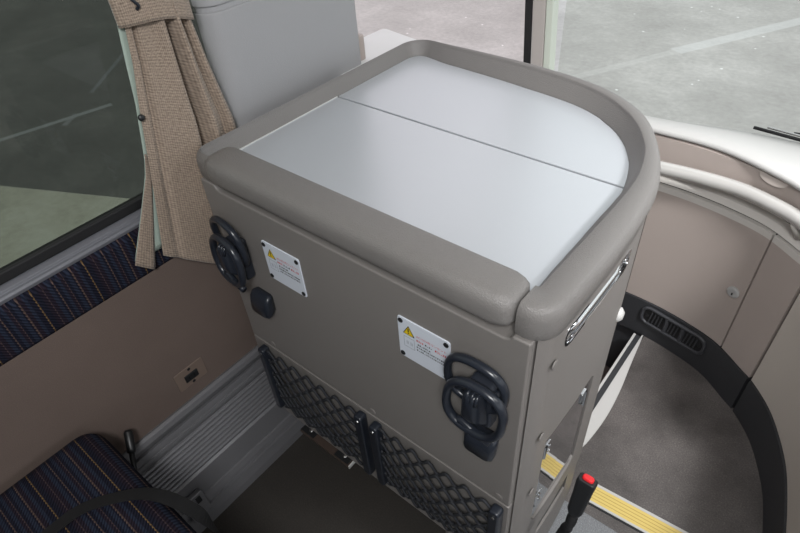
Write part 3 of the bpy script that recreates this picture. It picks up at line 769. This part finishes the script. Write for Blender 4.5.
# dashboard: white top, taupe fascia under its lip, pale cove behind the handrail
da = empty('dashboard', 'white topped dashboard curving along the windscreen above the taupe panels', 'dashboard', (-.1, 1.35, -.80))
LIP = [(p.x, p.y) for p in catmull([(-.62, 1.275), (-.45, 1.275), (-.315, 1.278), (-.222, 1.278), (-.153, 1.265), (-.076, 1.234), (-.022, 1.206), (.05, 1.155), (.12, 1.07), (.17, .97), (.20, .86)], 6)]
BK = [(p.x, p.y) for p in catmull([(-.62, 1.50), (-.52, 1.525), (-.425, 1.548), (-.30, 1.582), (-.202, 1.603), (-.11, 1.614), (.0, 1.615), (.15, 1.60), (.35, 1.56), (.6, 1.48), (.9, 1.3)], 6)]
bm = B(); n = len(LIP); cols = []
for (lx, ly), (bx, by) in zip(LIP, BK):
    d = Vector((bx-lx, by-ly)); col = []
    for t, z in ((.35, -.70), (.03, -.6795), (-.001, -.6775), (-.004, -.673), (-.001, -.6685), (.010, -.6655), (.15, -.669), (.4, -.694), (.7, -.74), (1.0, -.782), (1.0, -.80), (.45, -.80)):
        col.append(bm.verts.new((lx+d.x*t, ly+d.y*t, z)))
    cols.append(col)
for a, b in zip(cols, cols[1:]):
    for k in range(len(a)): bm.faces.new((a[k], a[(k+1) % len(a)], b[(k+1) % len(a)], b[k]))
bm.faces.new(cols[0]); bm.faces.new(cols[-1][::-1])
obj('dash_top', bm, M['white'], da, smooth=True)
WB = [(p.x, p.y) for p in catmull([(-.62, 1.277), (-.45, 1.282), (-.30, 1.281), (-.208, 1.276), (-.12, 1.260), (-.038, 1.233), (.035, 1.182), (.077, 1.149), (.13, 1.084), (.178, .987), (.203, .90)], 6)]
obj('fascia_band', sweep(B(), WB, [(.0, -.762), (-.001, -.684), (.02, -.680), (.03, -.762)]), M['fascia'], da, smooth=False)
obj('cove', sweep(B(), WB, [(.002, Z_SEAM), (.014, -.788), (.014, -.775), (-.003, -.760), (.03, -.760), (.03, Z_SEAM)]), M['cove'], da, smooth=False)
def pocket(u, v): pass
bm = B()
pc = Vector((-.066, 1.2345)); pd = Vector((.9, -.44)).normalized(); pn = Vector((pd.y, -pd.x))
rings = []
for k in range(13):
    t = -1+2*k/12; w = math.sqrt(max(0, 1-t*t)); c0 = pc+pd*t*.034
    rings.append([bm.verts.new((c0.x+(-pn.x if pn.y > 0 else pn.x)*(.0045*w*math.sin(a)), c0.y+(-pn.y if pn.y > 0 else pn.y)*(.0045*w*math.sin(a)), -.683-.0145*w*math.sin(a))) for a in (0, .5, 1.0, 1.57)])
for a, b in zip(rings, rings[1:]):
    for k in range(3): bm.faces.new((a[k], a[k+1], b[k+1], b[k]))
obj('finger_pocket', bm, M['pocket'], da, smooth=True)

RL = catmull([(-.62, 1.18, -.731), (-.45, 1.205, -.731), (-.30, 1.228, -.731), (-.200, 1.238, -.731), (-.118, 1.236, -.731), (-.051, 1.216, -.731), (.003, 1.191, -.731), (.055, 1.147, -.731), (.10, 1.077, -.731), (.14, .985, -.731), (.16, .90, -.731)], 6)
bm = B(); tube(bm, RL, .0155, 16); hr = obj('handrail', bm, M['rail'], da, smooth=True, label='glossy white handrail')
for p0, p1 in (((.004, 1.190, -.741), (.022, 1.206, -.780)), ((-.45, 1.205, -.741), (-.45, 1.31, -.772))):
    bm = B(); tube(bm, [p0, p1], .010, 14); obj('bracket', bm, M['cove'], hr, smooth=True)

# wiper outside the glass
wi = empty('wiper', 'black windscreen wiper with steel strip lying outside the glass', 'wiper', (.1, 1.6, -.77))
A = Vector((-.176, 1.625, -.775)); Bq = Vector((.25, 1.56, -.76)); 
bm = B(); tube(bm, [A, Bq], .0045, 8); obj('blade', bm, M['blackrub'], wi, smooth=True)
bm = B(); tube(bm, [A+Vector((.03, .002, .008)), Bq+Vector((0, .002, .008))], .003, 8); obj('steel_strip', bm, M['screw'], wi)
bm = B(); tube(bm, [A+Vector((.09, .008, .006)), A+Vector((.2, .012, .016)), Bq+Vector((0, .012, .022))], .003, 8); obj('arm', bm, M['black'], wi)

# front pillar, windscreen, door glass
pr = struct('trim_10', sweep(B(), [(-.845, 1.548), (-.800, 1.556)], [(0, -1.2), (0, .6), (.05, .6), (.05, -1.2)]), M['blackrub'])
def post(x0, x1, y0, y1, lean=-.055):
    bm = B(); v = []
    for z in (-1.2, .6):
        dx = lean*(z+.7)
        v.append([bm.verts.new((x+dx, y, z)) for x, y in ((x0, y0), (x1, y0+.004), (x1, y1), (x0, y1))])
    for k in range(4): bm.faces.new((v[0][k], v[0][(k+1) % 4], v[1][(k+1) % 4], v[1][k]))
    bm.faces.new(v[0][::-1]); bm.faces.new(v[1]); return bm
bpy.data.objects.remove(pr)
struct('trim_10', post(-.829, -.807, 1.55, 1.556), M['blackrub']); struct('trim_11', post(-.806, -.767, 1.552, 1.600), M['pillar1'], bevel=.004); struct('trim_12', post(-.766, -.745, 1.556, 1.595), M['pillar2'], bevel=.003)
bm = B(); prism(bm, [(-.985, .9), (-.980, .9), (-.835, 1.60), (-.840, 1.60)], -1.5, .6); struct('window_2', bm, M['glass_door'])
WS = [(-.735, 1.60), (-.58, 1.615)]+[(p[0]+.0, p[1]+.030) for p in BK if p[0] > -.40]
bm = B(); sweep(bm, WS, [(0, -.86), (0, .6), (.005, .6), (.005, -.86)]); struct('window_3', bm, M['glass_front'])

# ================================================================== SEAT
st = empty('bus_seat', 'dark navy striped bus seat in the lower left corner beside the wall', 'seat', (-.62, -.16, -1.30))
def cushion(x0, x1, y0, y1, z0, z1, r, front=.05):
    bm = B(); box(bm, (x0, y0, z0), (x1, y1, z1), r, 5); return bm
obj('seat_cushion', cushion(-.852, -.38, -.45, .070, -.975, -.846, .04), M['stripe_seat'], st, smooth=True)
obj('seat_pan', box(B(), (-.80, -.44, -1.03), (-.40, .03, -.98), .015, 3), M['seatgrey'], st, smooth=False)
for xx in (-.74, -.47): obj('leg', box(B(), (xx-.02, -.40, -1.30), (xx+.02, -.05, -1.03), .006), M['seatgrey'], st)
bm = B(); box(bm, (-.822, -.60, -.92), (-.38, -.47, -.22), .05, 5); obj('backrest', bm, M['stripe_seat'], st, smooth=True)
bm = B(); tube(bm, [(-.770, .055, -1.03), (-.800, .078, -.974), (-.818, .092, -.953)], .0052, 10); tube(bm, [(-.816, .090, -.956), (-.819, .093, -.952), (-.839, .107, -.930), (-.841, .109, -.927)], lambda t: .0082 if t < .9 else .0055, 12)
tube(bm, [(-.770, .055, -1.03), (-.77, .0, -1.03)], .006, 8); obj('recline_lever', bm, M['black'], st, smooth=True, label='black upright lever beside the wall')
# lap belt lying over the cushion
bm = B(); path = catmull([(-.69, -.20, -.839), (-.693, -.12, -.838), (-.693, -.073, -.8375), (-.690, -.033, -.837), (-.675, -.001, -.836), (-.640, .042, -.836), (-.607, .066, -.840), (-.570, .082, -.855), (-.545, .092, -.885), (-.535, .095, -.96), (-.53, .085, -1.05)], 8)
W2 = Vector((.35, -.6, 0)).normalized()
rings = []
for i, p in enumerate(path):
    q0 = path[max(0, i-1)]; q1 = path[min(len(path)-1, i+1)]; tg = (q1-q0).normalized(); w = tg.cross(Vector((.35, -.75, .55)).normalized()).cross(tg).normalized() if False else tg.cross(Vector((0, .25, 1))).normalized(); w = w*.013
    w = w+Vector((0, 0, .004))
    rings.append([bm.verts.new(p-w), bm.verts.new(p+w), bm.verts.new(p+w+Vector((0, 0, .0025))), bm.verts.new(p-w+Vector((0, 0, .0025)))])
for a, b in zip(rings, rings[1:]):
    for k in range(4): bm.faces.new((a[k], a[(k+1) % 4], b[(k+1) % 4], b[k]))
bm.faces.new(rings[0]); bm.faces.new(rings[-1][::-1])
obj('lap_belt', bm, M['webbing'], st, smooth=False, label='black lap belt strap lying across the seat')
# anchor clip on the heater sill
ac = empty('anchor_clip', 'small grey clip with black slots on the ridged sill by the seat', 'clip', (-.79, .125, -1.25))
bm = B(); tl = dv.normalized()
def onsill(t, y, h): q = P0+dv*t+nn*h; return (q.x, y, q.y)
def sillbox(t0, t1, y0, y1, h0, h1):
    bm = B(); v = [bm.verts.new(onsill(t, y, h)) for h in (h0, h1) for t, y in ((t0, y0), (t1, y0), (t1, y1), (t0, y1))]
    for f in ((0, 1, 2, 3), (7, 6, 5, 4), (0, 1, 5, 4), (1, 2, 6, 5), (2, 3, 7, 6), (3, 0, 4, 7)): bm.faces.new([v[i] for i in f])
    return bm
obj('clip_body', sillbox(.64, .83, .108, .158, .001, .016), M['heater'], ac, bevel=.003)
obj('slot', sillbox(.665, .72, .118, .130, .0155, .0168), M['black'], ac); obj('slot', sillbox(.665, .72, .136, .148, .0155, .0168), M['black'], ac)
obj('tab', sillbox(.80, .87, .112, .130, .001, .010), M['heater'], ac, bevel=.002)

# ================================================================== BUCKLE on its stalk beside the cabinet
bk = empty('seat_belt_buckle', 'black seat belt buckle with red button on a stalk beside the cabinet', 'buckle', (-.125, .40, -1.30))
T = Vector((-.096, .503, -.860)); Bt = Vector((-.096, .476, -.925))
ax = (T-Bt).normalized(); sx = Vector((1, 0, 0)); sx = (sx-ax*sx.dot(ax)).normalized(); sy = ax.cross(sx)
def obox(bm, c0, stations):
    rings = []
    for s, w, h in stations:
        c = c0+ax*s; rings.append([bm.verts.new(c+sx*p.x+sy*p.y) for p in rounded([(-w, -h), (w, -h), (w, h), (-w, h)], .006, 4)])
    for a, b in zip(rings, rings[1:]):
        for k in range(len(a)): bm.faces.new((a[k], a[(k+1) % len(a)], b[(k+1) % len(a)], b[k]))
    bm.faces.new(rings[0][::-1]); bm.faces.new(rings[-1]); return bm
L = (T-Bt).length
obj('buckle_body', obox(B(), Bt, [(-.004, .0085, .0075), (.006, .0125, .0095), (L*.6, .0138, .0105), (L-.006, .0152, .0115), (L, .0145, .0105)]), M['black'], bk, bevel=.0015)
obj('release_button', obox(B(), Bt, [(L-.004, .0095, .0065), (L+.003, .0095, .0065), (L+.0045, .008, .0055)]), M['red_button'], bk, bevel=.001)
bm = B(); sp = catmull([Bt, Bt-ax*.03, Vector((-.104, .462, -.99)), Vector((-.125, .43, -1.12)), Vector((-.130, .392, -1.298))], 12)
tube(bm, sp, lambda t: .0075+.0018*math.sin(t*2*pi*26), 12); obj('corrugated_stalk', bm, M['blackrub'], bk, smooth=True)

# ================================================================== SHELL (ceiling, rear, right side)
bm = B(); box(bm, (-.95, -2.4, .62), (1.5, 1.35, .68)); struct('ceiling', bm, M['ceiling'])
bm = B(); box(bm, (-.95, -2.45, -1.30), (1.5, -2.4, .68)); struct('wall_back', bm, M['boxgrey'])
bm = B(); box(bm, (1.45, -2.4, -1.30), (1.5, 1.35, -.53)); box(bm, (1.45, -2.4, .36), (1.5, 1.35, .68)); struct('wall_right', bm, M['wallcarpet'])

# ================================================================== OUTSIDE GROUND
def groundmat():
    m, nt, b = newmat('yard_ground'); v = coords(nt)
    s = N(nt, 'ShaderNodeSeparateXYZ'); nt.links.new(v, s.inputs[0]); X, Y = s.outputs[0], s.outputs[1]
    n1 = N(nt, 'ShaderNodeTexNoise', Scale=1.1, Detail=8., Roughness=.68); n2 = N(nt, 'ShaderNodeTexNoise', Scale=20., Detail=3.)
    nt.links.new(v, n1.inputs['Vector']); nt.links.new(v, n2.inputs['Vector'])
    f = math_(nt, 'ADD', math_(nt, 'MULTIPLY', n1.outputs['Fac'], .72), math_(nt, 'MULTIPLY', n2.outputs['Fac'], .28))
    lightc = ramp(nt, [(.33, (168, 166, 163)), (.5, (184, 182, 179)), (.66, (204, 202, 199))])
    darkc = ramp(nt, [(.33, (84, 86, 84)), (.5, (97, 99, 97)), (.66, (112, 114, 111))])
    midc = ramp(nt, [(.33, (150, 154, 142)), (.5, (176, 178, 164)), (.66, (192, 196, 184))])
    for r in (lightc, darkc, midc): nt.links.new(f, r.inputs['Fac'])
    # far side of the joint from (-5.2, .9) to (-3.97, 1.48): older dark asphalt, left of the bus
    jl = math_(nt, 'GREATER_THAN', math_(nt, 'SUBTRACT', Y, math_(nt, 'MULTIPLY', X, .4715)), .9+5.2*.4715)
    side_ = math_(nt, 'LESS_THAN', math_(nt, 'ADD', Y, math_(nt, 'MULTIPLY', X, .70)), 0.)
    mA = N(nt, 'ShaderNodeMix', data_type='RGBA'); nt.links.new(jl, mA.inputs[0]); nt.links.new(midc.outputs['Color'], mA.inputs[6]); nt.links.new(darkc.outputs['Color'], mA.inputs[7])
    mB = N(nt, 'ShaderNodeMix', data_type='RGBA'); nt.links.new(side_, mB.inputs[0]); nt.links.new(lightc.outputs['Color'], mB.inputs[6]); nt.links.new(mA.outputs[2], mB.inputs[7])
    def seg(x0, y0, x1, y1, w):
        L = math.hypot(x1-x0, y1-y0); dx, dy = (x1-x0)/L, (y1-y0)/L
        px = math_(nt, 'SUBTRACT', X, x0); py = math_(nt, 'SUBTRACT', Y, y0)
        al = math_(nt, 'ADD', math_(nt, 'MULTIPLY', px, dx), math_(nt, 'MULTIPLY', py, dy)); ac = math_(nt, 'ADD', math_(nt, 'MULTIPLY', px, -dy), math_(nt, 'MULTIPLY', py, dx))
        k = math_(nt, 'MULTIPLY', math_(nt, 'LESS_THAN', math_(nt, 'ABSOLUTE', ac), w/2), math_(nt, 'MULTIPLY', math_(nt, 'GREATER_THAN', al, 0.), math_(nt, 'LESS_THAN', al, L)))
        return k
    cur = mB.outputs[2]
    for args, c, a in (((-6.10, 1.05, -5.83, 2.27, .07), (150, 156, 158), .75), ((-1.62, 6.3, -.5, 8.3, .16), (226, 228, 228), .4), ((-2.2, 5.2, -1.62, 6.3, .10), (222, 222, 220), .2), ((-7.3, 3.4, -6.3, 2.3, .05), (124, 130, 134), .6), ((-5.95, 1.95, -5.8, 1.75, .06), (140, 145, 148), .6)):
        mk = N(nt, 'ShaderNodeMix', data_type='RGBA'); nt.links.new(math_(nt, 'MULTIPLY', seg(*args), a), mk.inputs[0])
        nt.links.new(cur, mk.inputs[6]); mk.inputs[7].default_value = (*lin(c), 1); cur = mk.outputs[2]
    # scattered grains of ice
    vo = N(nt, 'ShaderNodeTexVoronoi', Scale=5.5); nt.links.new(v, vo.inputs['Vector'])
    n3 = N(nt, 'ShaderNodeTexNoise', Scale=.9, Detail=2.); nt.links.new(v, n3.inputs['Vector'])
    k = math_(nt, 'MULTIPLY', math_(nt, 'LESS_THAN', vo.outputs['Distance'], .075), math_(nt, 'MULTIPLY', math_(nt, 'GREATER_THAN', n3.outputs['Fac'], .52), math_(nt, 'SUBTRACT', 1., math_(nt, 'MULTIPLY', jl, side_))))
    mk = N(nt, 'ShaderNodeMix', data_type='RGBA'); nt.links.new(k, mk.inputs[0]); nt.links.new(cur, mk.inputs[6]); mk.inputs[7].default_value = (.9, .9, .9, 1); cur = mk.outputs[2]
    nt.links.new(cur, b.inputs['Base Color']); b.inputs['Roughness'].default_value = .9
    return m
bm = B(); prism(bm, [(-40, -25), (40, -25), (40, 45), (-40, 45)], -2.5, -2.4); struct('ground', bm, groundmat())

# ================================================================== LIGHT
w = bpy.data.worlds.new('overcast'); bpy.context.scene.world = w; w.use_nodes = True
nt = w.node_tree; bg = nt.nodes['Background']; bg.inputs['Color'].default_value = (.93, .96, 1., 1); bg.inputs['Strength'].default_value = 1.25
def area(name, loc, rot, sx, sy, power, col=(1, 1, 1)):
    l = bpy.data.lights.new(name, 'AREA'); l.shape = 'RECTANGLE'; l.size = sx; l.size_y = sy; l.energy = power; l.color = col
    o = bpy.data.objects.new(name, l); C.objects.link(o); o.location = (loc[0], loc[1], loc[2]+ZF); o.rotation_euler = rot; return o
def aim(o, t):
    d = Vector((t[0], t[1], t[2]+ZF))-o.location; o.rotation_euler = d.to_track_quat('-Z', 'Y').to_euler()
aim(area('bounced_flash_fill', (.28, -.35, .56), (0, 0, 0), .35, .35, 24.), (-.35, .8, -.9))  # unseen area light standing in for camera flash bounced from above
en = area('landing_fill_light', (.70, .62, .58), (0, 0, 0), .3, .3, 10.); aim(en, (.0, 1.22, -.9)); en.data.spread = math.radians(70)  # added fill without a fixture, brightens the landing and its curved panels

# ================================================================== CAMERA
cd = bpy.data.cameras.new('camera'); cd.sensor_width = 36; cd.lens = 569.16/800*36; cd.clip_start = .02
co = bpy.data.objects.new('camera', cd); C.objects.link(co)
a, b_, c = -0.737594168, -0.720191985, -0.0830149594
ca, sa, cb, sb, cc, sc = math.cos(a), math.sin(a), math.cos(b_), math.sin(b_), math.cos(c), math.sin(c)
fw = Vector((sa*cb, ca*cb, sb)); r = Vector((ca, -sa, 0)); u = r.cross(fw); r2 = r*cc+u*sc; u2 = -r*sc+u*cc
mw = Matrix((r2, u2, -fw)).transposed().to_4x4(); mw.translation = Vector((0, 0, ZF)); co.matrix_world = mw
sc_ = bpy.context.scene; sc_.camera = co
sc_.view_settings.view_transform = 'Standard'; sc_.view_settings.look = 'None'; sc_.view_settings.gamma = 1; sc_.view_settings.exposure = 0.0; sc_.view_settings.use_curve_mapping = False
